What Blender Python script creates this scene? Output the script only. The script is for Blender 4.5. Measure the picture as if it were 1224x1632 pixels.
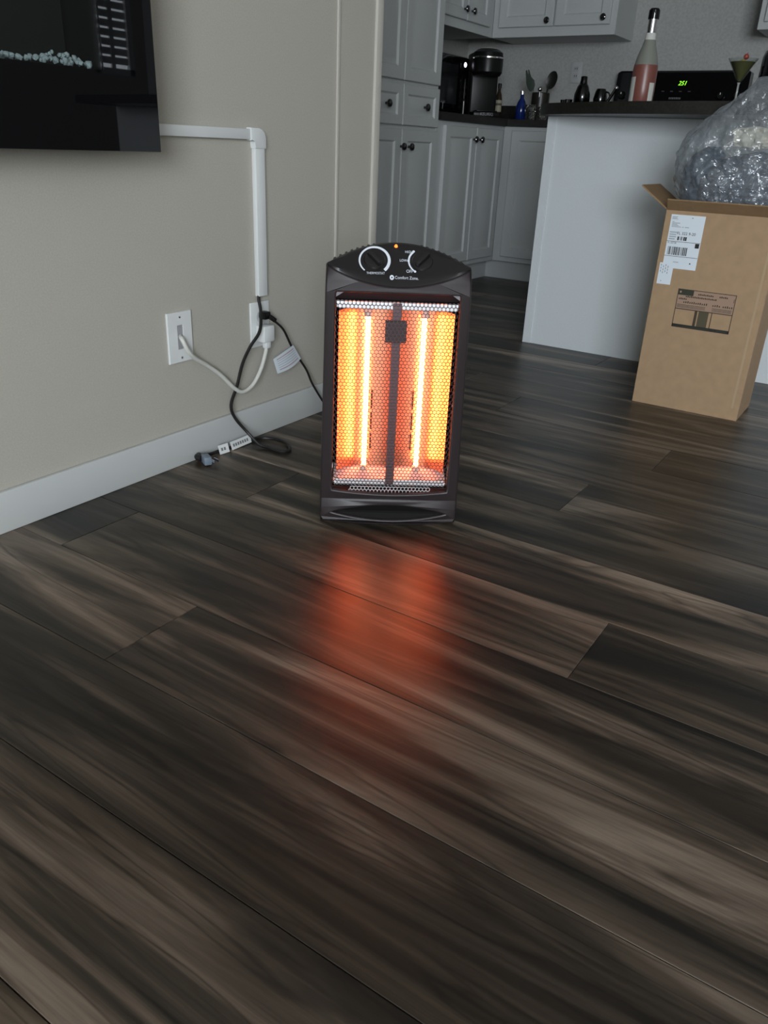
import bpy, bmesh, math, random
from mathutils import Vector, Matrix, noise
random.seed(7)
PI = math.pi
for o in list(bpy.data.objects): bpy.data.objects.remove(o)
S = bpy.context.scene
C = S.collection

# ------------------------------------------------------------------ camera
FPX, YAW, PIT, ROL = 1252.29, math.radians(-32.345), math.radians(25.057), math.radians(-2.626)
CAM = Vector((0, 0, 0.75))
fw = Vector((math.cos(PIT)*math.sin(YAW), math.cos(PIT)*math.cos(YAW), -math.sin(PIT)))
r0 = Vector((math.cos(YAW), -math.sin(YAW), 0)); d0 = fw.cross(r0)
rt = math.cos(ROL)*r0 + math.sin(ROL)*d0; dn = -math.sin(ROL)*r0 + math.cos(ROL)*d0
cam = bpy.data.cameras.new('camera'); co = bpy.data.objects.new('camera', cam); C.objects.link(co)
co.matrix_world = Matrix(((rt.x, -dn.x, -fw.x, CAM.x), (rt.y, -dn.y, -fw.y, CAM.y), (rt.z, -dn.z, -fw.z, CAM.z), (0, 0, 0, 1)))
cam.sensor_fit = 'VERTICAL'; cam.sensor_height = 36; cam.lens = FPX/1632*36; cam.clip_start = .02
S.camera = co

# ------------------------------------------------------------------ world, daylight, exposure
w = bpy.data.worlds.new('world'); S.world = w; w.use_nodes = True
w.node_tree.nodes['Background'].inputs[0].default_value = (.72, .82, 1, 1)
w.node_tree.nodes['Background'].inputs[1].default_value = 1.0
S.view_settings.view_transform = 'Standard'; S.view_settings.look = 'None'
S.view_settings.gamma = 1; S.view_settings.use_curve_mapping = False
S.view_settings.exposure = 0.0
def area(name, loc, aim, sx, sy, e, col):
    l = bpy.data.lights.new(name, 'AREA'); l.shape = 'RECTANGLE'; l.size = sx; l.size_y = sy; l.energy = e; l.color = col
    o = bpy.data.objects.new(name, l); C.objects.link(o); o.location = loc
    o.rotation_euler = (Vector(aim)-Vector(loc)).to_track_quat('-Z', 'Y').to_euler(); return o
DAY = (.88, .945, 1.0)
area('window_daylight_rear', (2.0, -3.14, 1.45), (2.0, 0, 1.45), 2.1, 1.4, 245, DAY)
area('window_daylight_side', (3.435, 5.0, 1.65), (0, 5.0, 1.65), .36, .85, 3.0, DAY)

# ------------------------------------------------------------------ materials
MATS = {}
def mat(name, col=(.5, .5, .5), rough=.5, metal=0, spec=.5, emit=None, es=0, trans=0, alpha=1, ior=1.45, coat=0):
    if name in MATS: return MATS[name]
    m = bpy.data.materials.new(name); m.use_nodes = True; b = m.node_tree.nodes['Principled BSDF']
    I = b.inputs
    I['Base Color'].default_value = (*col, 1); I['Roughness'].default_value = rough; I['Metallic'].default_value = metal
    I['Specular IOR Level'].default_value = spec; I['IOR'].default_value = ior
    I['Transmission Weight'].default_value = trans; I['Alpha'].default_value = alpha; I['Coat Weight'].default_value = coat
    if emit: I['Emission Color'].default_value = (*emit, 1); I['Emission Strength'].default_value = es
    MATS[name] = m; return m
class NT:
    def __init__(s, m): s.t = m.node_tree; s.n = s.t.nodes; s.b = s.n['Principled BSDF']
    def add(s, ty, **k):
        n = s.n.new(ty)
        for a, v in k.items():
            if a.startswith('i_'):
                key = a[2:].replace('_', ' '); key = int(key) if key.isdigit() else key
                n.inputs[key].default_value = v
            else: setattr(n, a, v)
        return n
    def l(s, a, ao, b, bi): s.t.links.new(a.outputs[ao], b.inputs[bi])
    def ramp(s, stops):
        r = s.n.new('ShaderNodeValToRGB'); e = r.color_ramp.elements
        while len(e) < len(stops): e.new(.5)
        for x, (p, c) in zip(e, stops): x.position = p; x.color = (*c, 1)
        return r
def bumped(name, col, rough, scale, strength, dist=.002, var=0, kind='noise', **k):
    if name in MATS: return MATS[name]
    m = mat(name, col, rough, **k); t = NT(m)
    tc = t.add('ShaderNodeTexCoord')
    if kind == 'noise': n = t.add('ShaderNodeTexNoise', i_Scale=scale, i_Detail=6.0)
    else: n = t.add('ShaderNodeTexVoronoi', i_Scale=scale)
    t.l(tc, 'Object', n, 'Vector')
    bp = t.add('ShaderNodeBump', i_Strength=strength, i_Distance=dist); t.l(n, 0, bp, 'Height'); t.l(bp, 0, t.b, 'Normal')
    if var:
        n2 = t.add('ShaderNodeTexNoise', i_Scale=scale*.6, i_Detail=5.0); t.l(tc, 'Object', n2, 'Vector')
        r = t.ramp([(.3, tuple(c*(1-var) for c in col)), (.7, tuple(min(1, c*(1+var)) for c in col))])
        t.l(n2, 0, r, 0); t.l(r, 0, t.b, 'Base Color')
    return m
M_wall = bumped('wall_vinyl', (.445, .425, .375), .75, 480, .22, .001, .06)
M_kwall = bumped('kitchen_wall', (.40, .40, .385), .6, 130, .35, .002, .10)
M_ceil = mat('ceiling_paint', (.75, .75, .73), .9)
M_trim = mat('white_trim', (.60, .62, .62), .45)
M_batten = mat('batten', (.52, .50, .45), .5)
M_cab = bumped('cabinet_paint', (.50, .52, .52), .42, 300, .06, .001, .03)
M_pen = bumped('peninsula_panel', (.64, .68, .70), .5, 240, .05, .001, .02)
M_ctop = bumped('dark_countertop', (.016, .015, .013), .42, 180, .03, .001, .5)
M_knob = mat('knob_bronze', (.010, .0095, .009), .10, 0, .9, coat=.6)
M_black = mat('black_plastic', (.006, .006, .006), .34, spec=.3)
M_blackgl = mat('black_gloss', (.004, .004, .005), .06)
M_white = mat('white_plastic', (.72, .74, .74), .4)
M_chrome = mat('chrome', (.8, .8, .82), .12, 1.0)
M_heat = bumped('heater_plastic', (.027, .0205, .0225), .42, 900, .12, .0006)
M_leaf = mat('heater_panel_black', (.016, .014, .015), .34)
M_ink = mat('white_ink', (.78, .82, .90), .5)
M_dark = mat('dark_void', (.004, .0035, .0035), .7, spec=.2)
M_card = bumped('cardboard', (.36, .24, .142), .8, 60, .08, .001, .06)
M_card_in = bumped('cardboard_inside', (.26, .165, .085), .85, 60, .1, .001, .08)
M_paper = mat('label_paper', (.66, .72, .78), .5)
M_print = mat('black_print', (.015, .014, .012), .6)
M_brown = mat('brown_print', (.05, .035, .022), .7)
M_pink = mat('pale_pink_print', (.33, .22, .16), .8)
M_green = mat('green_print', (.03, .035, .02), .7)
M_grout = mat('floor_gap', (.006, .005, .004), .9)
M_cordb = mat('black_cord', (.012, .011, .011), .42)
M_cordw = mat('white_cord', (.62, .62, .58), .42)
def thin_glass(name, tint, f=.12):
    m = mat(name, (.9, .9, .9), .05); t = NT(m); tr = t.add('ShaderNodeBsdfTransparent'); tr.inputs[0].default_value = (*tint, 1)
    gl = t.add('ShaderNodeBsdfGlossy', i_Roughness=.03); lw = t.add('ShaderNodeLayerWeight', i_Blend=.5); pw = t.add('ShaderNodeMath', operation='POWER', i_1=4.0); ml = t.add('ShaderNodeMath', operation='MULTIPLY_ADD', i_1=f*3, i_2=.035)
    mx = t.add('ShaderNodeMixShader'); t.l(lw, 'Facing', pw, 0); t.l(pw, 0, ml, 0); t.l(ml, 0, mx, 0); t.l(tr, 0, mx, 1); t.l(gl, 0, mx, 2); t.l(mx, 0, t.n['Material Output'], 'Surface'); return m
M_glass = thin_glass('clear_glass', (.93, .96, .95), .25)
M_pane = thin_glass('window_pane', (.97, .98, 1), .1)

def wood():
    m = mat('dark_plank', (.04, .035, .03), .36); t = NT(m)
    tc = t.add('ShaderNodeTexCoord'); oi = t.add('ShaderNodeObjectInfo')
    mu = t.add('ShaderNodeVectorMath', operation='SCALE'); mu.inputs['Scale'].default_value = 37
    cx = t.add('ShaderNodeCombineXYZ'); t.l(oi, 'Random', cx, 0); t.l(oi, 'Random', cx, 1)
    t.l(cx, 0, mu, 0)
    ad = t.add('ShaderNodeVectorMath', operation='ADD'); t.l(tc, 'Object', ad, 0); t.l(mu, 0, ad, 1)
    def noi(sx, sy, scale, det, rough, dist):
        mp = t.add('ShaderNodeMapping'); mp.inputs['Scale'].default_value = (sx, sy, 1); t.l(ad, 0, mp, 'Vector')
        n = t.add('ShaderNodeTexNoise', i_Scale=scale, i_Detail=det, i_Roughness=rough, i_Distortion=dist); t.l(mp, 0, n, 'Vector'); return n
    big = noi(.8, 8.5, 1.0, 5, .58, 1.3)      # broad dark and pale streaks
    fine = noi(4, 150, 1.0, 4, .65, .1)       # fibres
    mid = noi(.7, 9, 1.0, 3, .5, 1.6)      # thin veins
    patch = noi(.55, 3.2, 1.0, 2, .5, .6)
    pr_ = t.ramp([(.38, (.42, .40, .36)), (.58, (1.08, 1.06, 1.04))]); t.l(patch, 0, pr_, 0)
    r1 = t.ramp([(.34, (.013, .0115, .0085)), (.45, (.050, .039, .0275)), (.54, (.125, .095, .069)), (.66, (.270, .215, .165))])
    t.l(big, 0, r1, 0)
    r2 = t.ramp([(.0, (.9, .9, .9)), (.455, (1, 1, 1)), (.485, (.42, .40, .38)), (.515, (1, 1, 1)), (.60, (.95, .95, .95))]); t.l(mid, 0, r2, 0)
    r3 = t.ramp([(.3, (.64, .64, .64)), (.7, (1.22, 1.22, 1.22))]); t.l(fine, 0, r3, 0)
    m1 = t.add('ShaderNodeMix', data_type='RGBA', blend_type='MULTIPLY'); m1.inputs[0].default_value = .85
    t.t.links.new(r1.outputs[0], m1.inputs[6]); t.t.links.new(r2.outputs[0], m1.inputs[7])
    m2 = t.add('ShaderNodeMix', data_type='RGBA', blend_type='MULTIPLY'); m2.inputs[0].default_value = .8
    t.t.links.new(m1.outputs[2], m2.inputs[6]); t.t.links.new(r3.outputs[0], m2.inputs[7])
    mr = t.add('ShaderNodeMapRange'); mr.inputs['To Min'].default_value = .62; mr.inputs['To Max'].default_value = 1.25; t.l(oi, 'Random', mr, 0)
    hs = t.add('ShaderNodeHueSaturation', i_Saturation=.95); t.l(mr, 0, hs, 'Value'); t.t.links.new(m2.outputs[2], hs.inputs['Color'])
    m3 = t.add('ShaderNodeMix', data_type='RGBA', blend_type='MULTIPLY'); m3.inputs[0].default_value = 1.0
    t.t.links.new(hs.outputs[0], m3.inputs[6]); t.t.links.new(pr_.outputs[0], m3.inputs[7]); t.t.links.new(m3.outputs[2], t.b.inputs['Base Color'])
    rr = t.add('ShaderNodeMapRange'); rr.inputs['To Min'].default_value = .32; rr.inputs['To Max'].default_value = .46; t.l(fine, 0, rr, 0); t.l(rr, 0, t.b, 'Roughness')
    bp = t.add('ShaderNodeBump', i_Strength=.12, i_Distance=.0012); t.l(fine, 0, bp, 'Height'); t.l(bp, 0, t.b, 'Normal')
    return m
M_wood = wood()

# ------------------------------------------------------------------ mesh helpers
def nb(): return bmesh.new()
def box(bm, a, b, bev=0, seg=2):
    x0, y0, z0 = a; x1, y1, z1 = b
    v = [bm.verts.new(p) for p in ((x0,y0,z0),(x1,y0,z0),(x1,y1,z0),(x0,y1,z0),(x0,y0,z1),(x1,y0,z1),(x1,y1,z1),(x0,y1,z1))]
    f = [bm.faces.new([v[i] for i in q]) for q in ((3,2,1,0),(4,5,6,7),(0,1,5,4),(1,2,6,5),(2,3,7,6),(3,0,4,7))]
    if bev:
        es = list({e for q in f for e in q.edges})
        bmesh.ops.bevel(bm, geom=es, offset=bev, segments=seg, profile=.5, affect='EDGES')
    return bm
def rings(bm, rs, cap0=True, cap1=True, closed=True):
    L = [[bm.verts.new(p) for p in r] for r in rs]
    n = len(L[0])
    for a, b in zip(L, L[1:]):
        for i in range(n if closed else n-1):
            j = (i+1) % n
            bm.faces.new((a[i], a[j], b[j], b[i]))
    if cap0: bm.faces.new(list(reversed(L[0])))
    if cap1: bm.faces.new(L[-1])
    return bm
def lathe(bm, prof, n=24, c=(0, 0, 0), cap0=True, cap1=True):
    return rings(bm, [[(c[0]+r*math.cos(2*PI*i/n), c[1]+r*math.sin(2*PI*i/n), c[2]+z) for i in range(n)] for r, z in prof], cap0, cap1)
def prism(bm, poly, z0, z1, bev=0):
    n = len(poly)
    a = [bm.verts.new((x, y, z0)) for x, y in poly]; b = [bm.verts.new((x, y, z1)) for x, y in poly]
    f = [bm.faces.new(list(reversed(a))), bm.faces.new(b)]
    for i in range(n): bm.faces.new((a[i], a[(i+1) % n], b[(i+1) % n], b[i]))
    if bev: bmesh.ops.bevel(bm, geom=list({e for q in f for e in q.edges}), offset=bev, segments=2, profile=.5, affect='EDGES')
    return bm
def catmull(p, sub=8):
    p = [Vector(q) for q in p]; q = [2*p[0]-p[1]]+p+[2*p[-1]-p[-2]]; out = []
    for i in range(1, len(q)-2):
        for k in range(sub):
            t = k/sub; a, b, c, d = q[i-1:i+3]
            out.append(.5*((2*b)+(c-a)*t+(2*a-5*b+4*c-d)*t*t+(3*b-a-3*c+d)*t**3))
    out.append(p[-1]); return out
def tube(bm, pts, r, n=10, sub=8, sx=1):
    P = catmull(pts, sub) if sub else [Vector(q) for q in pts]
    up = None; rs = []
    for i, p in enumerate(P):
        t = (P[min(i+1, len(P)-1)]-P[max(i-1, 0)]).normalized()
        if up is None: up = t.orthogonal().normalized()
        up = (up-t*up.dot(t)).normalized(); s = t.cross(up)
        rs.append([p+r*(up*math.cos(2*PI*k/n)+s*math.sin(2*PI*k/n)) for k in range(n)])
    return rings(bm, rs)
def xf(bm, m): bmesh.ops.transform(bm, matrix=m, verts=bm.verts); return bm
def obj(name, bm, m, parent=None, world=False, smooth=30, loc=None, rot=None):
    me = bpy.data.meshes.new(name); bmesh.ops.recalc_face_normals(bm, faces=bm.faces); bm.to_mesh(me); bm.free()
    return omesh(name, me, m, parent, world, smooth, loc, rot)
def omesh(name, me, m, parent=None, world=False, smooth=30, loc=None, rot=None):
    if m: me.materials.clear(); me.materials.append(m)
    if smooth:
        me.polygons.foreach_set('use_smooth', [True]*len(me.polygons)); me.set_sharp_from_angle(angle=math.radians(smooth))
    o = bpy.data.objects.new(name, me); C.objects.link(o)
    if parent:
        o.parent = parent
        if world:
            M = Matrix.Translation(parent.location) @ parent.rotation_euler.to_matrix().to_4x4()
            if parent.parent: M = Matrix.Translation(parent.parent.location) @ parent.parent.rotation_euler.to_matrix().to_4x4() @ M
            me.transform(M.inverted())
    if loc: o.location = loc
    if rot: o.rotation_euler = rot
    return o
def thing(name, label, cat, loc=(0, 0, 0), rz=0, group=None):
    o = bpy.data.objects.new(name, None); C.objects.link(o); o.location = loc; o.rotation_euler = (0, 0, rz)
    o.empty_display_size = .05; return tag(o, label, cat, group)
def tag(o, label, cat, group=None):
    o['label'] = label; o['category'] = cat
    if group: o['group'] = group
    return o
def struct(name, bm, m, **k):
    o = obj(name, bm, m, **k); o['kind'] = 'structure'; return o
def text_mesh(s, size, align='CENTER', shear=0):
    cu = bpy.data.curves.new('t', 'FONT'); cu.body = s; cu.size = size; cu.align_x = align; cu.align_y = 'CENTER'; cu.shear = shear; cu.resolution_u = 3
    o = bpy.data.objects.new('t', cu); C.objects.link(o); bpy.context.view_layer.update()
    me = bpy.data.meshes.new_from_object(o.evaluated_get(bpy.context.evaluated_depsgraph_get()))
    bpy.data.objects.remove(o); bpy.data.curves.remove(cu); return me
def curve_solid(loops, extrude, bevel):
    cu = bpy.data.curves.new('c', 'CURVE'); cu.dimensions = '2D'; cu.fill_mode = 'BOTH'; cu.extrude = extrude; cu.bevel_depth = bevel; cu.bevel_resolution = 2
    for lp in loops:
        s = cu.splines.new('POLY'); s.points.add(len(lp)-1); s.use_cyclic_u = True
        for p, q in zip(s.points, lp): p.co = (q[0], q[1], 0, 1)
    o = bpy.data.objects.new('c', cu); C.objects.link(o); bpy.context.view_layer.update()
    me = bpy.data.meshes.new_from_object(o.evaluated_get(bpy.context.evaluated_depsgraph_get()))
    bpy.data.objects.remove(o); bpy.data.curves.remove(cu); return me

# ------------------------------------------------------------------ room shell
WX, WE = -1.42, 2.105            # living room wall face, its far end
KX, KY = -2.88, 5.33             # kitchen walls
RX, RY, CH = 3.4, -3.2, 2.44     # right wall, rear wall, ceiling
b = nb(); box(b, (KX-.1, RY-.1, -.12), (RX+.1, KY+.1, -.006)); floor = struct('floor', b, M_grout, smooth=0)
b = nb(); box(b, (KX-.1, RY-.1, CH), (RX+.1, KY+.1, CH+.1)); struct('ceiling', b, M_ceil, smooth=0)
b = nb(); box(b, (WX-.11, RY, 0), (WX, WE, CH)); struct('wall_left', b, M_wall, smooth=0)
b = nb(); box(b, (KX, WE-.11, 0), (WX-.11, WE, CH)); struct('wall_return', b, M_wall, smooth=0)
b = nb(); box(b, (KX-.1, WE-.11, 0), (KX, KY+.1, CH)); struct('wall_kitchen_left', b, M_kwall, smooth=0)
b = nb(); box(b, (KX, KY, 0), (RX+.1, KY+.1, CH)); struct('wall_back', b, M_kwall, smooth=0)
b = nb()
for a, c in (((WX, RY-.1, 0), (.9, RY, CH)), ((3.1, RY-.1, 0), (RX+.1, RY, CH)), ((.9, RY-.1, 0), (3.1, RY, .7)), ((.9, RY-.1, 2.2), (3.1, RY, CH))): box(b, a, c)
struct('wall_rear', b, M_wall, smooth=0)
b = nb()
for a, c in (((RX, RY, 0), (RX+.1, 4.8, CH)), ((RX, 5.2, 0), (RX+.1, KY, CH)), ((RX, 4.8, 0), (RX+.1, 5.2, 1.18)), ((RX, 4.8, 2.1), (RX+.1, 5.2, CH))): box(b, a, c)
struct('wall_right', b, M_wall, smooth=0)
def window(n, x0, x1, z0, z1, mk, slats):
    # mk maps (along, depth, z) to world
    def bb(bm, a, c):
        p, q = mk(*a), mk(*c); box(bm, tuple(min(i, j) for i, j in zip(p, q)), tuple(max(i, j) for i, j in zip(p, q)))
    b = nb(); bb(b, (x0, .04, z0), (x1, .046, z1)); wn = struct('window_%d' % n, b, M_pane, smooth=0)
    for a, c in (((x0, 0, z0), (x0+.05, .09, z1)), ((x1-.05, 0, z0), (x1, .09, z1)), ((x0, 0, z0), (x1, .09, z0+.05)), ((x0, 0, z1-.05), (x1, .09, z1)), (((x0+x1)/2-.02, .02, z0), ((x0+x1)/2+.02, .07, z1))):
        b = nb(); bb(b, a, c); obj('window_frame', b, M_trim, wn, smooth=0)
    if slats:
        z = z0+.08
        while z < z1-.06:
            b = nb(); bb(b, (x0+.03, .022, z), (x1-.03, .026, z+.052)); obj('blind_slat', b, M_white, wn, smooth=0); z += .066
window(1, .9, 3.1, .7, 2.2, lambda a, d, z: (a, RY-d, z), False)
window(2, 4.8, 5.2, 1.18, 2.1, lambda a, d, z: (RX+d, a, z), True)
b = nb(); box(b, (WX, RY, 0), (WX+.012, WE, .088), .003); struct('baseboard_left', b, M_trim)
b = nb(); box(b, (WX, 1.906, .088), (WX+.006, 1.917, CH), .002); struct('trim_1', b, M_batten)
b = nb(); box(b, (WX-.05, 2.083, 0.0), (WX+.008, 2.113, CH), .003); struct('trim_2', b, M_batten)

# floor planks: rows run along X, every board its own piece
PW, PL, Y0 = .198, 1.52, .427
def plank_mesh(L):
    b = nb(); a, w_, ch = L/2, PW/2-.0006, .0006
    rings(b, [[(-a, -w_, -.0055), (a, -w_, -.0055), (a, w_, -.0055), (-a, w_, -.0055)], [(-a, -w_, -ch), (a, -w_, -ch), (a, w_, -ch), (-a, w_, -ch)],
              [(-a+ch, -w_+ch, 0), (a-ch, -w_+ch, 0), (a-ch, w_-ch, 0), (-a+ch, w_-ch, 0)]])
    me = bpy.data.meshes.new('plank'); bmesh.ops.recalc_face_normals(b, faces=b.faces); b.to_mesh(me); b.free(); me.materials.append(M_wood); return me
PM = {}
KNOWN = {1: -.902, 3: -.29, 6: -.545, 8: -.446, 0: -1.30, 2: .24, 4: -1.15, 5: .62, 7: .35, -1: .35, 9: -1.0}
for k in range(-18, 25):
    yc = Y0+PW*(k+.5)
    if yc-PW/2 < RY or yc+PW/2 > KY: continue
    x_lo = WX+.001 if yc < WE+.02 else KX+.001
    j = KNOWN.get(k, random.uniform(0, PL)); j -= PL*math.ceil((j-x_lo)/PL); xs = j
    while xs < RX:
        a, c = max(xs, x_lo), min(xs+PL, RX-.001)
        if c-a > .02:
            L = round(c-a-.0012, 4)
            if L not in PM: PM[L] = plank_mesh(L)
            o = bpy.data.objects.new('plank', PM[L]); C.objects.link(o); o.parent = floor; o.location = ((a+c)/2, yc, 0)
        xs += PL

# ------------------------------------------------------------------ quartz heater
HM = Vector((-.8205, 1.313, 0)); HR = math.radians(35.38)
H = thing('quartz_heater', 'black upright quartz heater with glowing tubes standing on the dark plank floor', 'heater', HM, HR)
def zb(u): return .5026+.0345*(u/.14)**2
def zt(u): return .573-.036*(u/.142)**2
def yb(u): return .5*(zb(u)-.495)
def yt(u): return .085-.062*(u/.142)**2
def leafy(u, z):
    s = (z-zb(u))/max(1e-4, zt(u)-zb(u)); return yb(u)+(yt(u)-yb(u))*s
def hw(z): return .1495-.0085*(z/.54)
def frange(a, b, n): return [a+(b-a)*i/n for i in range(n+1)]
outer = [(hw(z)-.0035, z) for z in frange(.010, .532, 24)] + [(u, zb(u)-.0035) for u in frange(.136, -.136, 28)] + [(-hw(z)+.0035, z) for z in frange(.532, .010, 24)] + [(-.142, .0045), (-.07, .0036), (0, .0036), (.07, .0036), (.142, .0045)]
def low(u): return .0745-.008*(1-(u/.127)**2)
hole = [(u, low(u)) for u in frange(-.125, .125, 16)] + [(.127, .085), (.1255, .30), (.124, .487), (.121, .4935)] + [(-.121, .4935), (-.124, .487), (-.1255, .30), (-.127, .085)]
lens = [(u, .0268+.0207*(1-(u/.128)**2)) for u in frange(-.127, .127, 20)] + [(u, .0228-.0148*(1-(u/.128)**2)) for u in frange(.127, -.127, 20)]
me = curve_solid([outer, hole, lens], .010, .0035)
for v in me.vertices:
    x, z, t = v.co; y = -t+.0135
    if z > .495: y += .5*(z-.495)
    y -= .011*max(0, 1-(x/.15)**2)*max(0, 1-z/.10)
    y += .014*max(0, abs(x)-.128)/.02*.6
    v.co = (x, y, z)
omesh('front_frame', me, M_heat, H, smooth=40)
# rear housing, lofted hoops
def hoop(y_add, sx, sz, depth=None, drop=0):
    P = []
    for z in frange(0, .53, 16): P.append((-hw(z)*sx, (.012 if depth is None else depth), z*sz))
    for u in frange(-.142, .142, 28):
        P.append((u*sx*.985, (yt(u) if depth is None else max(depth, yt(u)+y_add)), (zt(u)-drop)*sz))
    for z in frange(.53, 0, 16): P.append((hw(z)*sx, (.012 if depth is None else depth), z*sz))
    return P
b = nb(); rings(b, [hoop(0, .985, 1), hoop(.012, 1.0, 1.0, .03, -.001), hoop(.03, .97, .99, .08, .004), hoop(.05, .90, .965, .13, .012), hoop(.06, .80, .94, .15, .02)], cap0=False, cap1=True)
obj('rear_housing', b, M_heat, H, smooth=40)
for sgn in (-1, 1):
    for i in range(8):
        u = sgn*(.048+.011*i); b = nb()
        box(b, (-.0028, -.016, -.003), (.0028, .016, .003), .0012, 1)
        a = math.atan2(-.072*u/.142**2, 1)
        obj('vent_rib', b, M_heat, H, loc=(u, yt(u)+.022, zt(u)-.0030), rot=(0, -a, 0))
# control panel leaf
b = nb(); n = 40; m_ = 8; g = [[None]*(m_+1) for _ in range(n+1)]
for i in range(n+1):
    u = -.1385+.277*i/n
    for j in range(m_+1):
        s = j/m_; z = zb(u)+(zt(u)-zb(u))*s; k = (.0025 if 0 < j < m_ else 0)
        g[i][j] = b.verts.new((u, yb(u)+(yt(u)-yb(u))*s-k, z+k))
for i in range(n):
    for j in range(m_): b.faces.new((g[i][j], g[i+1][j], g[i+1][j+1], g[i][j+1]))
obj('control_panel', b, M_leaf, H, smooth=35)
def decal(me, u0, z0, name, m, sz=.74, off=.0032):
    for v in me.vertices:
        u = u0+v.co.x; z = z0+v.co.y*sz; v.co = (u, leafy(u, z)-off, z+off*.9)
    return omesh(name, me, m, H, smooth=0)
def arc_mesh(r, a0, a1, w0, w1, n=36):
    me = bpy.data.meshes.new('arc'); V = []; F = []
    for i in range(n+1):
        t = i/n; a = math.radians(a0+(a1-a0)*t); w_ = w0+(w1-w0)*t
        V += [((r-w_/2)*math.cos(a), (r-w_/2)*math.sin(a), 0), ((r+w_/2)*math.cos(a), (r+w_/2)*math.sin(a), 0)]
        if i: F.append((2*i-2, 2*i-1, 2*i+1, 2*i))
    me.from_pydata(V, [], F); return me
KZ = .5425
decal(arc_mesh(.0290, 230, -47, .0026, .0062), -.048, KZ, 'dial_scale', M_ink)
decal(arc_mesh(.0265, 132, 233, .0040, .0026), .0455, KZ+.0005, 'dial_scale', M_ink)
for a in (128, 180, 237):
    decal(arc_mesh(.00125, 0, 360, .0025, .0025, 14), .0455+.0270*math.cos(math.radians(a)), KZ+.0005+.0270*.74*math.sin(math.radians(a)), 'dial_mark', M_ink, off=.0036)
decal(text_mesh('THERMOSTAT', .0056), -.0455, .5216, 'lettering', M_ink, .95)
decal(text_mesh('HIGH', .0062), .0195, .5577, 'lettering', M_ink, .95)
decal(text_mesh('LOW', .0062), .0085, .5435, 'lettering', M_ink, .95)
decal(text_mesh('OFF', .0075), .0205, .5262, 'lettering', M_ink, .95)
decal(text_mesh('Comfort Zone.', .0074, 'LEFT'), -.0085, .5155, 'lettering', M_ink, .95)
decal(arc_mesh(.0028, 0, 360, .0028, .0028, 20), -.0140, .5155, 'logo_ring', M_ink, .95)
for u0, ga in ((-.048, 38), (.0455, -40)):
    z0 = KZ; b = nb(); lathe(b, [(.0215, 0), (.0215, .003), (.0195, .006), (.012, .0075), (.001, .008)], 28)
    kn = obj('dial_knob', b, M_leaf, H, loc=(u0, leafy(u0, z0)-.001, z0+.001), rot=(math.radians(43), 0, 0))
    b = nb(); box(b, (-.0052, -.0185, .003), (.0052, .0185, .017), .003); obj('knob_grip', b, M_leaf, kn, rot=(0, 0, math.radians(ga)))
b = nb(); bmesh.ops.create_uvsphere(b, u_segments=14, v_segments=10, radius=.0042)
o = obj('indicator_light', b, mat('orange_led', (1, .2, .02), .3, emit=(1, .16, .02), es=2.6), H, loc=(-.0055, leafy(-.0055, .5675)-.002, .5675)); o.scale = (.85, 1, 1.25)
# recess: ledge, side walls, gussets
b = nb(); rings(b, [[(-.124, .020, .4885), (.124, .020, .4885), (.124, .024, .4905), (-.124, .024, .4905)], [(-.122, .034, .472), (.122, .034, .472), (.122, .038, .4735), (-.122, .038, .4735)]])
obj('hood_ledge', b, M_heat, H)
for s in (-1, 1):
    b = nb(); box(b, (s*.1265-.0015, .012, .07), (s*.1265+.0015, .085, .49)); obj('recess_wall', b, M_heat, H, smooth=0)
    b = nb(); prism(b, [(s*.123, .489), (s*.106, .489), (s*.123, .478)], -.0012, .0012); xf(b, Matrix.Rotation(PI/2, 4, 'X')); obj('corner_gusset', b, mat('grey_plastic', (.20, .19, .20), .5), H, loc=(0, .010, 0), smooth=0)
b = nb(); box(b, (-.126, .012, .066), (.126, .085, .0685)); obj('recess_floor', b, M_heat, H, smooth=0)
me = curve_solid([lens], .0008, 0)
for v in me.vertices:
    x, z, t = v.co; v.co = (x, -t+.0075-.011*max(0, 1-(x/.15)**2)*max(0, 1-z/.10), z)
omesh('scoop_back', me, M_dark, H, smooth=0)
# reflectors: polished troughs
M_refl = mat('polished_reflector', (.66, .34, .20), .33, 1.0)
TU = .0565
for s in (-1, 1):
    b = nb(); P = []
    prof = [(-.0575, .036), (-.0535, .052), (-.050, .054), (-.02, .055), (.006, .055), (.012, .0548)] + [(.012+.046*t, .0548-.037*t**2.2) for t in frange(.12, 1, 12)]   # inner edge to outer edge
    for xx, yy in prof: P.append((s*(TU+xx), yy))
    V0 = [b.verts.new((x, y, .112)) for x, y in P]; V1 = [b.verts.new((x, y, .452)) for x, y in P]
    for i in range(len(P)-1): b.faces.new((V0[i], V0[i+1], V1[i+1], V1[i]))
    o = obj('reflector', b, M_refl, H, smooth=35)
    b = nb(); tube(b, [(s*TU, .034, .122), (s*TU, .034, .440)], .0052, 16, 0)
    obj('quartz_tube', b, mat('quartz_glow', (1, .6, .3), .3, emit=(1, .19, .062), es=54), H)
    for z in (.110, .440):
        b = nb(); lathe(b, [(.008, 0), (.0085, .002), (.0085, .012), (.007, .014)], 16); obj('tube_cap', b, mat('ceramic', (.7, .66, .6), .5), H, loc=(s*TU, .034, z))
    for k in range(3):
        b = nb(); box(b, (-.0016, -.0012, 0), (.0016, .0012, .038)); obj('reflector_slot', b, M_dark, H, loc=(s*(TU-.013), .0530, .150+.047*k), smooth=0)
    M_plate = mat('bright_plate', (.86, .86, .88), .28, 1.0)
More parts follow.
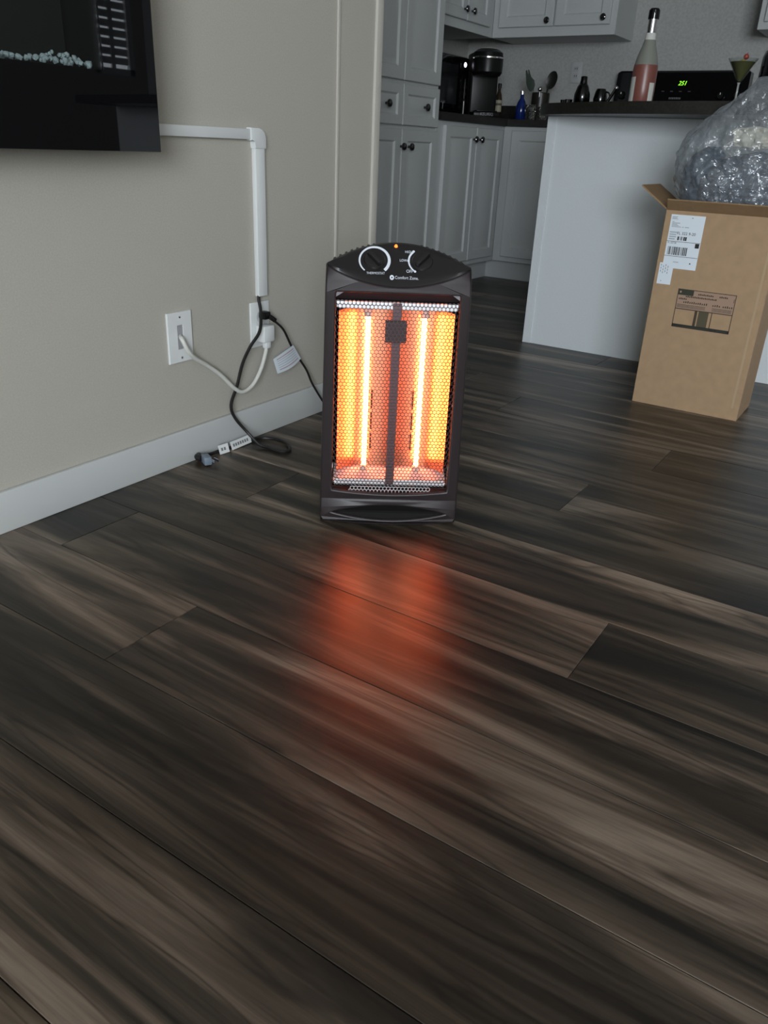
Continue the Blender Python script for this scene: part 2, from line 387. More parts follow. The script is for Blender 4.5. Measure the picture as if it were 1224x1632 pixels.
b = nb(); rings(b, [[(-.122, .022, .086), (.122, .022, .086), (.122, .0235, .086), (-.122, .0235, .086)], [(-.120, .060, .114), (.120, .060, .114), (.120, .0615, .114), (-.120, .0615, .114)]]); obj('end_plate', b, mat('pale_plate', (.80, .80, .82), .4, .3), H, smooth=0)
b = nb(); rings(b, [[(-.122, .022, .470), (.122, .022, .470), (.122, .0235, .4705), (-.122, .0235, .4705)], [(-.120, .060, .450), (.120, .060, .450), (.120, .0615, .4505), (-.120, .0615, .4505)]]); obj('end_plate', b, M_plate, H, smooth=0)
M_fl = mat('bright_aluminium', (.80, .82, .84), .4, .25)
for z0, z1 in ((.458, .4705), (.0835, .0965)):
    b = nb(); box(b, (-.119, .0150, z0), (.119, .0165, z1)); obj('reflector_flange', b, M_fl, H, smooth=0)
b = nb(); box(b, (-.0095, .0125, .086), (.0085, .0148, .470), .0008, 1); obj('divider_bar', b, mat('bar_steel', (.11, .065, .072), .45, .4), H)
b = nb(); box(b, (-.0225, .0110, .393), (.0195, .0124, .437), .001, 1); obj('mesh_bracket', b, mat('bracket_dark', (.035, .014, .016), .5, .3), H)
# hexagonal wire grille
def hexgrille(u0, u1, z0, z1, yf, pit=.0078, wr=.00062):
    b = nb(); R = pit/math.sqrt(3); seen = set(); row = 0; z = z0
    while z < z1+.001:
        u = u0+(pit/2 if row % 2 else 0)
        while u < u1+.001:
            c = [(u+R*math.sin(PI/3*k), z+R*math.cos(PI/3*k)) for k in range(6)]
            for k in range(6):
                p, q = c[k], c[(k+1) % 6]; key = (round((p[0]+q[0])*2e3), round((p[1]+q[1])*2e3))
                if key in seen: continue
                seen.add(key)
                d = Vector((q[0]-p[0], q[1]-p[1])).normalized(); nx, nz = -d.y*wr, d.x*wr
                y0, y1 = yf(p[0], p[1]), yf(q[0], q[1])
                A = [b.verts.new((p[0]+sx*nx, y0+sy*wr*1.3, p[1]+sx*nz)) for sx, sy in ((1, -1), (-1, -1), (-1, 1), (1, 1))]
                B = [b.verts.new((q[0]+sx*nx, y1+sy*wr*1.3, q[1]+sx*nz)) for sx, sy in ((1, -1), (-1, -1), (-1, 1), (1, 1))]
                for i in range(4): b.faces.new((A[i], A[(i+1) % 4], B[(i+1) % 4], B[i]))
            u += pit
        z += 1.5*R; row += 1
    return b
def gy(u, z):
    e = min(.122-abs(u), z-.080, .472-z); return .0075 if e > .010 else .0075+.6*(.010-max(0, e))
M_mesh = mat('grille_wire', (.07, .055, .055), .34, .6)
o = obj('hex_grille', hexgrille(-.1205, .1205, .084, .469, gy), M_mesh, H, smooth=0); o['kind'] = 'stuff'
o = obj('hex_grille_lip', hexgrille(-.084, .084, .0715, .0795, lambda u, z: .009), mat('bright_wire', (.55, .55, .56), .35, .5), H, smooth=0); o['kind'] = 'stuff'
for s in (-1, 1):
    for z in (.43, .27, .13):
        b = nb(); box(b, (-.002, -.003, -.006), (.002, .003, .006), .001, 1); obj('grille_clip', b, M_chrome, H, loc=(s*.1235, .009, z))

# ------------------------------------------------------------------ wall fireplace
FX = -1.30
F = thing('wall_fireplace', 'black glass electric fireplace with crystal ember bed mounted on the beige wall', 'fireplace', (FX, .62, .718), PI/2)
# local: x = along wall (+Y world), -y = towards the room
hx0, hx1, hz0 = -.66, .436, .130
b = nb()
for a, c in (((-.75, .008, .012), (.535, -WX+FX, hz0-.008)), ((hx1+.004, .008, hz0-.008), (.535, -WX+FX, .50)), ((-.75, .008, hz0-.008), (hx0-.004, -WX+FX, .50)), ((hx0-.004, .008, .44), (hx1+.004, -WX+FX, .50)), ((hx0-.004, .106, hz0-.008), (hx1+.004, -WX+FX, .44))): box(b, a, c)
obj('casing', b, M_black, F, smooth=0)
for a, c in (((-.78, 0, 0), (.555, .008, hz0)), ((hx1, 0, hz0), (.555, .008, .53)), ((-.78, 0, hz0), (hx0, .008, .53)), ((hx0, 0, .43), (hx1, .008, .53))):
    b = nb(); box(b, a, c); obj('glass_front', b, mat('black_glass', (.003, .003, .004), .015), F, smooth=0)
b = nb(); box(b, (hx0, .10, hz0-.005), (hx1, .104, .45)); obj('firebox_back', b, mat('firebox', (.012, .012, .012), .6), F, smooth=0)
b = nb(); box(b, (hx0, .006, hz0-.006), (hx1, .10, hz0)); obj('ember_tray', b, M_black, F, smooth=0)
b = nb(); box(b, (hx0, .002, hz0), (hx1, .004, .43)); obj('viewing_glass', b, thin_glass('tinted_glass', (.85, .88, .88), .18), F, smooth=0)
M_cry = mat('crystal', (.40, .45, .46), .10)
cry = []
for k in range(5):
    b = nb(); bmesh.ops.create_icosphere(b, subdivisions=1, radius=.010)
    for v in b.verts: v.co *= random.uniform(.7, 1.25)
    me = bpy.data.meshes.new('crystal'); b.to_mesh(me); b.free(); me.materials.append(M_cry); cry.append(me)
x = hx0+.35
while x < hx1-.008:
    for r in range(2):
        o = bpy.data.objects.new('crystal', random.choice(cry)); C.objects.link(o); o.parent = F
        hump = .012*math.exp(-((x-.37)/.04)**2)
        o.location = (x+random.uniform(-.004, .004), .018+.016*r, hz0+.006+random.uniform(0, .004)+hump*r); o.rotation_euler = [random.uniform(0, 6) for _ in range(3)]; o.scale = [random.uniform(.38, .68)]*3
    x += .0085

# ------------------------------------------------------------------ cable raceway, outlet plates, cords
R = thing('cable_raceway', 'white plastic cable raceway with rounded elbow running down the beige wall', 'cable cover', (WX, 1.585, .378))
b = nb(); box(b, (WX, .95, .747), (WX+.014, 1.556, .770), .002); obj('raceway_run', b, M_white, R, world=True)
b = nb(); box(b, (WX, 1.568, .378), (WX+.014, 1.602, .735), .002); obj('raceway_drop', b, M_white, R, world=True)
pl = [(1.552, .745), (1.552, .773), (1.580, .773), (1.592, .770), (1.601, .762), (1.605, .750), (1.605, .728), (1.566, .728), (1.566, .745)]
b = nb(); prism(b, [(y, z) for y, z in pl], 0, .0165, .0015); xf(b, Matrix(((0, 0, 1, WX), (1, 0, 0, 0), (0, 1, 0, 0), (0, 0, 0, 1)))); obj('raceway_elbow', b, M_white, R, world=True)
def plate(name, label, yc, zc):
    t = thing(name, label, 'wall plate', (WX, yc, zc), PI/2); return t
P1 = plate('cable_plate', 'white wall plate with a slotted cable opening, farther from the heater', 1.297, .316)
me = curve_solid([[(-.036, -.0575), (.036, -.0575), (.036, .0575), (-.036, .0575)], [(-.010, -.030), (.010, -.030), (.010, .030), (-.010, .030)]], .0015, .0018)
me.transform(Matrix.Rotation(PI/2, 4, 'X')); omesh('cover_plate', me, M_white, P1, loc=(0, -.0035, 0))
b = nb(); box(b, (-.0105, -.004, -.0305), (.0105, -.0012, .0305)); obj('slot_back', b, mat('slot_grey', (.22, .22, .23), .4), P1, smooth=0)
for i in range(5):
    b = nb(); box(b, (-.0085+.004*i, -.006, -.028), (-.0065+.004*i, -.003, .028)); obj('slot_rib', b, mat('slot_rib', (.38, .38, .40), .4), P1, smooth=0)
for z in (-.048, .048):
    b = nb(); lathe(b, [(.003, 0), (.003, .0012), (.0005, .0016)], 10); obj('screw', b, M_chrome, P1, loc=(0, -.0066, z), rot=(PI/2, 0, 0))
P2 = plate('outlet_plate', 'white wall outlet plate under the raceway with black and white plugs in it', 1.579, .305)
b = nb(); box(b, (-.036, -.006, -.0585), (.036, 0, .0585), .002); obj('cover_plate', b, M_white, P2)
for z in (-.020, .020):
    b = nb(); prism(b, [(.0165*math.cos(a), max(-.0135, min(.0135, .0165*math.sin(a)))) for a in frange(0, 2*PI-.26, 23)], 0, .001); xf(b, Matrix.Rotation(PI/2, 4, 'X')); rc = obj('receptacle', b, mat('receptacle_white', (.62, .64, .64), .4), P2, loc=(0, -.006, z))
    for x in (-.006, .006):
        b = nb(); box(b, (x-.001, -.0016, -.001), (x+.001, -.001, .006)); obj('socket_slot', b, M_dark, rc, smooth=0)
# black cord from raceway down to the floor, unplugged
Q = thing('fireplace_power_cord', 'black power cord hanging from the raceway, looped and unplugged on the floor', 'cord', (-1.40, 1.45, 0))
pts = [(-1.412, 1.585, .40), (-1.410, 1.570, .376), (-1.395, 1.560, .342), (-1.375, 1.532, .300), (-1.385, 1.505, .262), (-1.398, 1.488, .218), (-1.400, 1.467, .164), (-1.400, 1.442, .119), (-1.396, 1.450, .082), (-1.378, 1.475, .040), (-1.345, 1.484, .010), (-1.318, 1.491, .0045), (-1.285, 1.488, .0045), (-1.266, 1.497, .0045), (-1.268, 1.520, .0045), (-1.300, 1.546, .0045), (-1.345, 1.556, .0045), (-1.380, 1.538, .0050), (-1.392, 1.500, .006), (-1.398, 1.455, .006), (-1.392, 1.415, .006), (-1.398, 1.385, .006), (-1.392, 1.355, .010), (-1.397, 1.328, .012), (-1.392, 1.312, .012)]
b = nb(); tube(b, pts, .0042, 8, 6); obj('cord', b, M_cordb, Q, world=True)
b = nb(); box(b, (-.010, -.022, -.011), (.010, .012, .011), .004); obj('plug', b, mat('plug_grey', (.16, .20, .25), .4), Q, loc=(.028, -.135, .013), rot=(0, 0, math.radians(62)))
b = nb(); tube(b, [(-.004, -.128, .012), (.006, -.142, .014), (.020, -.142, .014)], .008, 10, 4); obj('plug_neck', b, M_cordb, Q)
for x in (-.006, .006):
    b = nb(); box(b, (x-.001, -.004, -.003), (x+.001, .016, .003)); obj('plug_prong', b, M_chrome, Q, loc=(.046, -.128, .013), rot=(0, 0, math.radians(-100)))
for a0, a1, wd, tl in ((1.422, 1.500, .022, .2), (1.380, 1.412, .024, -.5)):
    b = nb(); box(b, (-.0006, (a0-a1)/2, -wd/2), (.0006, (a1-a0)/2, wd/2)); o = obj('paper_tag', b, M_white, Q, loc=(.012, (a0+a1)/2-1.45, .0125), rot=(0, math.radians(-18), tl*.2), smooth=0)
    for k in range(7 if wd < .023 else 2):
        b = nb(); box(b, (.0006, -.003, -.004), (.0009, .003, .004)); obj('tag_print', b, mat('grey_print', (.2, .2, .2), .6), o, loc=(0, (a0-a1)/2+.01+.009*k, 0), smooth=0)
# heater cord with plug and warning tag
Q = thing('heater_power_cord', 'thin black heater cord with white warning tag plugged into the outlet', 'cord', (-1.40, 1.70, 0))
b = nb(); tube(b, [(-1.385, 1.585, .327), (-1.388, 1.606, .313), (-1.396, 1.651, .282), (-1.398, 1.685, .233), (-1.398, 1.718, .192), (-1.396, 1.752, .149), (-1.393, 1.769, .114), (-1.390, 1.790, .081), (-1.380, 1.822, .032), (-1.36, 1.835, .005), (-1.30, 1.815, .004), (-1.18, 1.68, .004), (-1.03, 1.53, .006), (-.945, 1.475, .035)], .0032, 8, 6); obj('cord', b, M_cordb, Q, world=True)
b = nb(); box(b, (-.012, -.012, -.010), (.012, .012, .010), .004); obj('plug', b, M_black, Q, loc=(-.001, -.118, .330))
b = nb(); tube(b, [(.002, -.112, .329), (.006, -.102, .323), (.010, -.090, .314)], .0065, 10, 4); obj('strain_relief', b, M_black, Q)
b = nb(); V = []
for i in range(9):
    t = i/8; bow = .006*math.sin(PI*t)
    V.append([(-1.388+bow, 1.682+(1.597-1.682)*t, .236+(.212-.236)*t+.004*math.sin(PI*t)), (-1.388+bow, 1.715+(1.614-1.715)*t, .192+(.169-.192)*t-.004*math.sin(PI*t))])
rings(b, [[Vector(p), Vector(q), Vector(q)+Vector((.0007, 0, 0)), Vector(p)+Vector((.0007, 0, 0))] for p, q in V])
tg = obj('warning_tag', b, M_paper, Q, world=True, smooth=60)
for i in range(6):
    b = nb(); s = .14+.13*i; rs = []
    for k in range(7):
        t = .10+.8*k/6; bow = .006*math.sin(PI*t)+.0010
        p = Vector((-1.388+bow, 1.682-.085*t, .236-.024*t+.004*math.sin(PI*t))); q = Vector((-1.388+bow, 1.715-.101*t, .192-.023*t-.004*math.sin(PI*t)))
        e = p.lerp(q, s); f = p.lerp(q, s+(.05 if i in (0, 5) else .03)); rs.append([e, f, f+Vector((.0003, 0, 0)), e+Vector((.0003, 0, 0))])
    rings(b, rs); obj('tag_line', b, mat('tag_red', (.45, .30, .32), .6) if i in (0, 5) else mat('tag_grey', (.42, .44, .48), .6), Q, world=True, smooth=0)
# white cable between the two plates
Q = thing('white_cable', 'thick white cable drooping between the two white wall plates', 'cable', (-1.40, 1.45, .145))
b = nb(); tube(b, [(-1.414, 1.297, .318), (-1.398, 1.288, .313), (-1.392, 1.299, .285), (-1.396, 1.325, .262), (-1.400, 1.364, .238), (-1.400, 1.410, .204), (-1.398, 1.453, .162), (-1.396, 1.483, .145), (-1.394, 1.520, .156), (-1.392, 1.551, .192), (-1.390, 1.570, .236), (-1.390, 1.574, .258)], .0052, 10, 6); obj('cable', b, M_cordw, Q, world=True)
b = nb(); box(b, (-1.412, 1.556, .262), (-1.380, 1.598, .306), .005); obj('plug', b, M_white, Q, world=True)
b = nb(); box(b, (-1.398, 1.566, .246), (-1.382, 1.584, .264), .003); obj('plug_neck', b, M_white, Q, world=True)

# ------------------------------------------------------------------ kitchen cabinets
def door_mesh(W, Hh, fr=.052):
    b = nb(); P = []
    for i, y in ((0, 0), (0, -.016), (.003, -.019), (fr, -.019), (fr+.008, -.0105), (fr+.016, -.0105), (fr+.034, -.0155)):
        P.append([(i, y, i), (W-i, y, i), (W-i, y, Hh-i), (i, y, Hh-i)])
    return rings(b, P)
def knob(parent, x, z):
    b = nb(); lathe(b, [(.006, 0), (.006, .010), (.010, .013), (.0165, .018), (.0175, .023), (.015, .028), (.008, .031), (.001, .032)], 18)
    obj('knob', b, M_knob, parent, loc=(x, -.019, z), rot=(PI/2, 0, 0))
def cabinet(name, label, loc, rz, W, D, z0, z1, doors, toe=False):
    t = thing(name, label, 'cabinet', loc, rz)
    b = nb(); box(b, (0, 0, z0), (W, D, z1), .0015, 1); obj('body', b, M_cab, t)
    if toe:
        b = nb(); box(b, (-.075 if 'kitchen corner' in label else 0, .075, 0), (W+(.075 if 'two-door base' in label else 0), D, z0)); obj('toe_kick', b, M_cab, t, smooth=0)
    for kind, x0, x1, a, c, kx, kz in doors:
        o = obj(kind, door_mesh(x1-x0, c-a, .052 if kind == 'door' else .040), M_cab, t, loc=(x0, -.0005, a), smooth=20)
        if kx is not None: knob(o, kx-x0, kz-a)
    return t
FXk = -2.268; RL = PI/2   # left run faces +X
py = 3.20
cabinet('pantry_cabinet', 'tall grey pantry cabinet with two small drawers between its doors', (FXk, py, 0), RL, .712, .60, .11, 2.15,
    [('door', .012, .352, .135, .822, 3.548-py, .744), ('door', .360, .700, .135, .822, 3.620-py, .744), ('drawer', .012, .352, .838, 1.012, 3.405-py, .923), ('drawer', .360, .700, .838, 1.012, 3.752-py, .923),
     ('door', .012, .352, 1.028, 2.12, 3.53-py, 1.60), ('door', .360, .700, 1.028, 2.12, 3.60-py, 1.60)], True)
py = 3.9125
cabinet('base_cabinet', 'grey two-door base cabinet beside the tall pantry', (FXk, py, 0), RL, .8075, .60, .115, .876,
    [('door', .075, .424, .145, .855, 4.300-py, .795), ('door', .432, .765, .145, .855, 4.372-py, .795)], True)
cabinet('corner_base_cabinet', 'grey base cabinet in the kitchen corner, partly behind the white peninsula', (FXk, 4.72, 0), 0, .452, .60, .115, .876,
    [('door', .06, .40, .145, .855, None, None)], True)
UX = -2.548
py = 3.9125
cabinet('wall_cabinet', 'grey wall cabinet with a pair of doors above the microwave', (UX, py, 0), RL, 1.095, .33, 1.365, 2.15,
    [('door', .30, .7265, 1.412, 2.12, 4.600-py, 1.462), ('door', .734, 1.02, 1.412, 2.12, 4.690-py, 1.462)])
cabinet('wall_cabinet', 'grey wall cabinet with two doors on the back wall left of the range', (UX, 5.008, 0), 0, .768, .32, 1.365, 2.15,
    [('door', .045, .395, 1.415, 2.12, .363, 1.443), ('door', .405, .735, 1.415, 2.12, .702, 1.448)])
cabinet('wall_cabinet', 'grey wall cabinet at the right edge, right of the range', (-1.025, 5.008, 0), 0, .76, .32, 1.367, 2.15,
    [('door', .03, .375, 1.40, 2.12, .34, 1.46), ('door', .385, .73, 1.40, 2.12, .42, 1.46)])
K = thing('kitchen_countertop', 'dark L-shaped kitchen countertop in the corner under the coffee maker', 'countertop', (-2.5, 4.9, .876))
b = nb(); prism(b, [(-2.879, 3.915), (-2.238, 3.915), (-2.238, 4.69), (-1.815, 4.69), (-1.815, 5.329), (-2.879, 5.329)], .877, .914, .003); obj('slab', b, M_ctop, K, world=True)
b = nb(); box(b, (-2.879, 3.915, .9145), (-2.86, 5.308, 1.014), .002); tag(obj('backsplash', b, M_ctop), 'low dark backsplash strip behind the microwave', 'backsplash')
b = nb(); box(b, (-2.86, 5.31, .9145), (-1.815, 5.329, 1.014), .002); tag(obj('backsplash', b, M_ctop), 'low dark backsplash strip along the back wall behind the crock', 'backsplash')
# peninsula
T = thing('kitchen_peninsula', 'white panelled kitchen peninsula behind the cardboard box', 'peninsula', (-1.345, 3.19, 0))
b = nb(); box(b, (.0, .0, 0), (2.6, .60, .876)); obj('body', b, M_pen, T, smooth=0)
b = nb(); box(b, (-.004, -.005, 0), (.032, .002, .875), .001, 1); obj('corner_trim', b, M_pen, T)
front = catmull([(-1.385, 3.30, 0), (-1.378, 3.19, 0), (-1.345, 3.115, 0), (-1.22, 3.03, 0), (-1.0, 2.93, 0), (-.62, 2.85, 0), (-.1, 2.82, 0), (.6, 2.84, 0), (1.25, 2.93, 0)], 8)
b = nb(); prism(b, [(p.x, p.y) for p in front]+[(1.27, 3.85), (-1.385, 3.85)], .8765, .9145, .004)
tag(obj('peninsula_countertop', b, M_ctop, smooth=40), 'dark bowed countertop slab on the white peninsula', 'countertop')
# range
G = thing('kitchen_range', 'black electric range with lit green clock against the back wall', 'range', (-1.43, 4.70, 0))
b = nb(); box(b, (-.38, .02, .02), (.38, .60, .905), .004); obj('body', b, M_black, G)
b = nb(); box(b, (-.375, -.02, .20), (.375, .02, .86), .006); dr = obj('oven_door', b, M_blackgl, G)
b = nb(); tube(b, [(-.30, -.045, .80), (.30, -.045, .80)], .011, 10, 0); obj('handle', b, M_black, dr)
b = nb(); box(b, (-.38, .0, .905), (.38, .60, .916), .003); obj('cooktop', b, M_blackgl, G)
b = nb(); rings(b, [[(-.38, .52, .916), (.38, .52, .916), (.38, .625, .916), (-.38, .625, .916)], [(-.375, .545, 1.195), (.375, .545, 1.195), (.375, .62, 1.195), (-.375, .62, 1.195)], [(-.36, .555, 1.205), (.36, .555, 1.205), (.36, .61, 1.205), (-.36, .61, 1.205)]])
bg = obj('backguard', b, M_blackgl, G)
SL = math.radians(90-5.1)
def bgp(x, z): return (x, .52+.025*(z-.916)/.279-.0015, z)
me = text_mesh('251', .032, shear=.3); omesh('clock_digits', me, mat('green_digits', (.2, 1, .05), .5, emit=(.30, 1, .03), es=1.6), G, loc=bgp(.013, 1.139), rot=(SL, 0, 0), smooth=0)
for i in range(7):
    b = nb(); box(b, (-.0035, -.0005, -.005), (.0035, .0005, .005)); obj('name_mark', b, mat('grey_mark', (.16, .16, .16), .5), G, loc=bgp(-.045+.010*i, 1.062), smooth=0)
for x in (-.33, -.24, .24, .33):
    b = nb(); lathe(b, [(.022, 0), (.022, .006), (.017, .020), (.015, .022)], 18); k = obj('burner_knob', b, M_black, G, loc=bgp(x, 1.075), rot=(SL, 0, 0))
    b = nb(); box(b, (-.002, .004, .0215), (.002, .014, .0225)); obj('knob_mark', b, M_white, k, smooth=0)
for i in range(4):
    b = nb(); box(b, (-.008, -.0005, -.0025), (.008, .0005, .0025)); obj('key_mark', b, mat('dim_mark', (.06, .06, .06), .5), G, loc=bgp(-.09+.05*i, 1.098), smooth=0)
# wall outlet on backsplash wall
t = thing('kitchen_outlet', 'pale duplex outlet plate on the kitchen back wall near the shaker', 'wall plate', (-2.105, KY, 1.205))
b = nb(); box(b, (-.036, -.006, -.058), (.036, 0, .058), .002); obj('cover_plate', b, mat('grey_plate', (.45, .46, .46), .4), t)
for z in (-.02, .02):
    b = nb(); box(b, (-.015, -.0075, -.013), (.015, -.006, .013), .0007, 1); rc = obj('receptacle', b, mat('grey_plate2', (.40, .41, .42), .4), t, loc=(0, 0, z))
    for x in (-.006, .006):
        b = nb(); box(b, (x-.0015, -.0082, -.004), (x+.0015, -.0074, .005)); obj('socket_slot', b, M_dark, rc, smooth=0)

# ------------------------------------------------------------------ kitchen things
t = thing('microwave', 'black microwave oven on the counter next to the pantry', 'microwave', (-2.50, 4.16, .915), RL)
b = nb(); box(b, (0, 0, .012), (.478, .34, .308), .006); obj('casing', b, M_black, t)
b = nb(); box(b, (.006, -.018, .018), (.365, 0, .302), .004); d = obj('door', b, M_blackgl, t)
b = nb(); box(b, (.04, -.0195, .06), (.33, -.0185, .26)); obj('door_window', b, mat('mw_mesh', (.012, .012, .013), .2), d, smooth=0)
b = nb(); box(b, (.368, -.014, .018), (.472, 0, .302), .003); d = obj('control_panel', b, M_blackgl, t)
for i in range(3):
    for j in range(4):
        b = nb(); box(b, (.382+.03*i, -.016, .04+.035*j), (.402+.03*i, -.0138, .062+.035*j), .001, 1); obj('button', b, M_black, d)
b = nb(); lathe(b, [(.0125, 0), (.0125, .003), (.009, .006), (.001, .007)], 20); obj('reflection_disc', b, mat('reflection_glow', (.9, .9, 1), .4, emit=(.86, .84, 1), es=3.0), d, loc=(.419, -.0138, .268), rot=(PI/2, 0, 0))  # emissive disc stands in for a window reflection on the microwave, no lamp
for x in (.03, .44):
    for y in (.03, .30):
        b = nb(); lathe(b, [(.012, 0), (.012, .013)], 10); obj('foot', b, M_black, t, loc=(x, y, -.001))
t = thing('coffee_maker', 'tall black single-cup coffee maker with silver ring on the counter', 'coffee maker', (-2.40, 4.66, .9145), math.radians(40))
# local: -y = front
b = nb(); box(b, (-.082, -.02, 0), (.082, .10, .30), .016, 3); obj('tower', b, M_black, t)
b = nb(); box(b, (-.078, -.145, 0), (.078, -.02, .030), .008); bs = obj('base', b, M_black, t)
b = nb(); box(b, (-.06, -.145, .030), (.06, -.04, .036), .002); obj('drip_tray', b, M_black, bs)
me = text_mesh('KEURIG', .022); omesh('lettering', me, mat('grey_letter', (.30, .30, .32), .4), bs, loc=(0, -.1458, .016), rot=(PI/2, 0, 0), smooth=0)
b = nb(); rings(b, [[(x*s, -.062+y*s2, z) for x, y in [(.088*math.cos(a), .088*math.sin(a)) for a in frange(0, 2*PI-2*PI/28, 27)]] for s, s2, z in ((.86, .80, .215), (.98, .98, .232), (1, 1, .30), (.94, .94, .330), (.7, .7, .345))]); hd = obj('brew_head', b, M_black, t)
b = nb(); box(b, (-.084, -.06, .225), (.084, .10, .335), .018, 3); obj('lid', b, M_black, t)
b = nb(); lathe(b, [(.0875, .0), (.0895, .002), (.0895, .008), (.0870, .010)], 28, cap0=False, cap1=False); obj('silver_ring', b, M_chrome, hd, loc=(0, -.062, .298))
b = nb(); lathe(b, [(.05, .0), (.052, .003), (.045, .006)], 28); obj('silver_cap', b, M_chrome, hd, loc=(0, -.062, .345))
def bottle(name, label, loc, prof, m, n=20, cat='bottle'):
    t = thing(name, label, cat, loc); b = nb(); lathe(b, prof, n); obj('body', b, m, t, smooth=50); return t
t = bottle('sauce_bottle', 'small dark bottle with cream label right of the coffee maker', (-2.47, 5.02, .914), [(.019, 0), (.021, .004), (.021, .12), (.017, .145), (.009, .165), (.009, .19)], mat('brown_glass', (.03, .018, .01), .1))
b = nb(); lathe(b, [(.0216, .05), (.0216, .115)], 20, cap0=False, cap1=False); obj('paper_label', b, mat('cream_label', (.36, .33, .25), .6), t)
b = nb(); lathe(b, [(.0212, .085), (.0217, .086), (.0217, .098), (.0212, .099)], 20, cap0=False, cap1=False); obj('label_print', b, mat('cream_print', (.10, .09, .07), .6), t)
b = nb(); lathe(b, [(.011, .182), (.011, .206), (.009, .208)], 16); obj('cap', b, M_black, t)
t = thing('stick_lighter', 'slim dark stick with an added highlight strip between microwave and coffee maker', 'lighter', (-2.42, 4.47, .914))
b = nb(); lathe(b, [(.010, 0), (.010, .085), (.006, .09), (.006, .17), (.003, .19)], 12); obj('body', b, M_black, t)
b = nb(); box(b, (.004, -.0115, .012), (.009, -.0085, .078), .001, 1); obj('glint_strip', b, mat('glint_bright', (.85, .85, .85), .3, .6), t)  # pale strip added as the upright highlight on the stick
M_blue = mat('cobalt_glass', (.008, .022, .13), .06)
t = bottle('blue_bottle', 'cobalt blue glass bottle standing before the utensil crock', (-2.238, 4.86, .914), [(.028, 0), (.031, .004), (.031, .075), (.022, .10), (.011, .118), (.011, .14)], M_blue)
b = nb(); lathe(b, [(.013, .138), (.013, .155), (.006, .16)], 14); obj('stopper', b, M_chrome, t)
t = thing('utensil_crock', 'dark round utensil crock in the kitchen corner', 'crock', (-2.19, 5.02, .914))
b = nb(); lathe(b, [(.045, 0), (.052, .004), (.054, .155), (.050, .158), (.047, .152), (.045, .012), (.001, .01)], 28, cap1=False); obj('body', b, mat('crock', (.02, .018, .014), .35), t, smooth=40)
t = thing('serving_fork', 'grey-green slotted serving fork leaning out of the crock', 'utensil', (-2.205, 5.02, .93))
b = nb(); tube(b, [(0, 0, 0), (-.02, 0, .09), (-.04, -.01, .155)], .0055, 8, 4); obj('handle', b, mat('green_nylon', (.055, .075, .06), .45), t)
b = nb(); prism(b, [(-.012, 0), (.012, 0), (.026, .03), (.024, .055), (.005, .075), (-.002, .115), (-.010, .118), (-.009, .07), (-.016, .118), (-.026, .115), (-.030, .05), (-.024, .02)], -.0015, .0015, .001); xf(b, Matrix.Rotation(PI/2, 4, 'X')); obj('fork_head', b, mat('green_nylon', ()), t, loc=(-.044, -.010, .150), rot=(.15, math.radians(-10), 0))
t = thing('cooking_spoon', 'black oval cooking spoon leaning right out of the crock', 'utensil', (-2.175, 5.02, .93))
b = nb(); tube(b, [(0, 0, 0), (.012, 0, .09), (.03, -.01, .165)], .0055, 8, 4); obj('handle', b, mat('black_nylon', (.012, .012, .011), .4), t)
b = nb(); n = 24
rings(b, [[(s*.033*math.cos(2*PI*i/n), y, s*.050*math.sin(2*PI*i/n)) for i in range(n)] for s, y in ((.05, .006), (.7, .004), (1, -.002), (.97, -.005), (.68, 0), (.05, .0025))]); obj('bowl', b, mat('black_nylon', ()), t, loc=(.052, -.015, .208), rot=(0, math.radians(18), 0), smooth=60)
t = thing('ladle', 'bright steel ladle handle leaning in the crock', 'utensil', (-2.185, 5.01, .93))
b = nb(); tube(b, [(0, -.01, 0), (.004, -.03, .08), (.010, -.045, .155)], .005, 8, 4); obj('handle', b, M_chrome, t)
b = nb(); bmesh.ops.create_uvsphere(b, u_segments=12, v_segments=8, radius=.014); obj('tip', b, M_chrome, t, loc=(.010, -.045, .158))
M_cut = mat('cut_glass', (.42, .42, .40), .05, .9)
def tumbler(loc, r, h, label):
    t = thing('cut_glass_tumbler', label, 'glass', loc, 0, 'cut-glass tumblers by the crock')
    b = nb(); n = 16; rs = []
    for j in range(6):
        rr = r*(.82+.18*j/5); rs.append([(rr*(1+.06*((i+j) % 2))*math.cos(2*PI*(i+.5*(j % 2))/n), rr*(1+.06*((i+j) % 2))*math.sin(2*PI*(i+.5*(j % 2))/n), h*j/5) for i in range(n)])
    rings(b, rs, cap1=False); obj('bowl', b, M_cut, t, smooth=0)
    b = nb(); lathe(b, [(r, 0), (r*1.04, .002), (r, .004)], 24, cap0=False, cap1=False); obj('rim', b, M_chrome, t, loc=(0, 0, h))
tumbler((-2.165, 4.83, .914), .032, .078, 'sparkling cut-glass tumbler right of the blue bottle')
tumbler((-2.092, 4.85, .914), .030, .070, 'sparkling cut-glass tumbler nearest the dark peninsula counter end')
tumbler((-2.128, 4.775, .914), .022, .045, 'shortest sparkling cut-glass tumbler, in front of the other two')
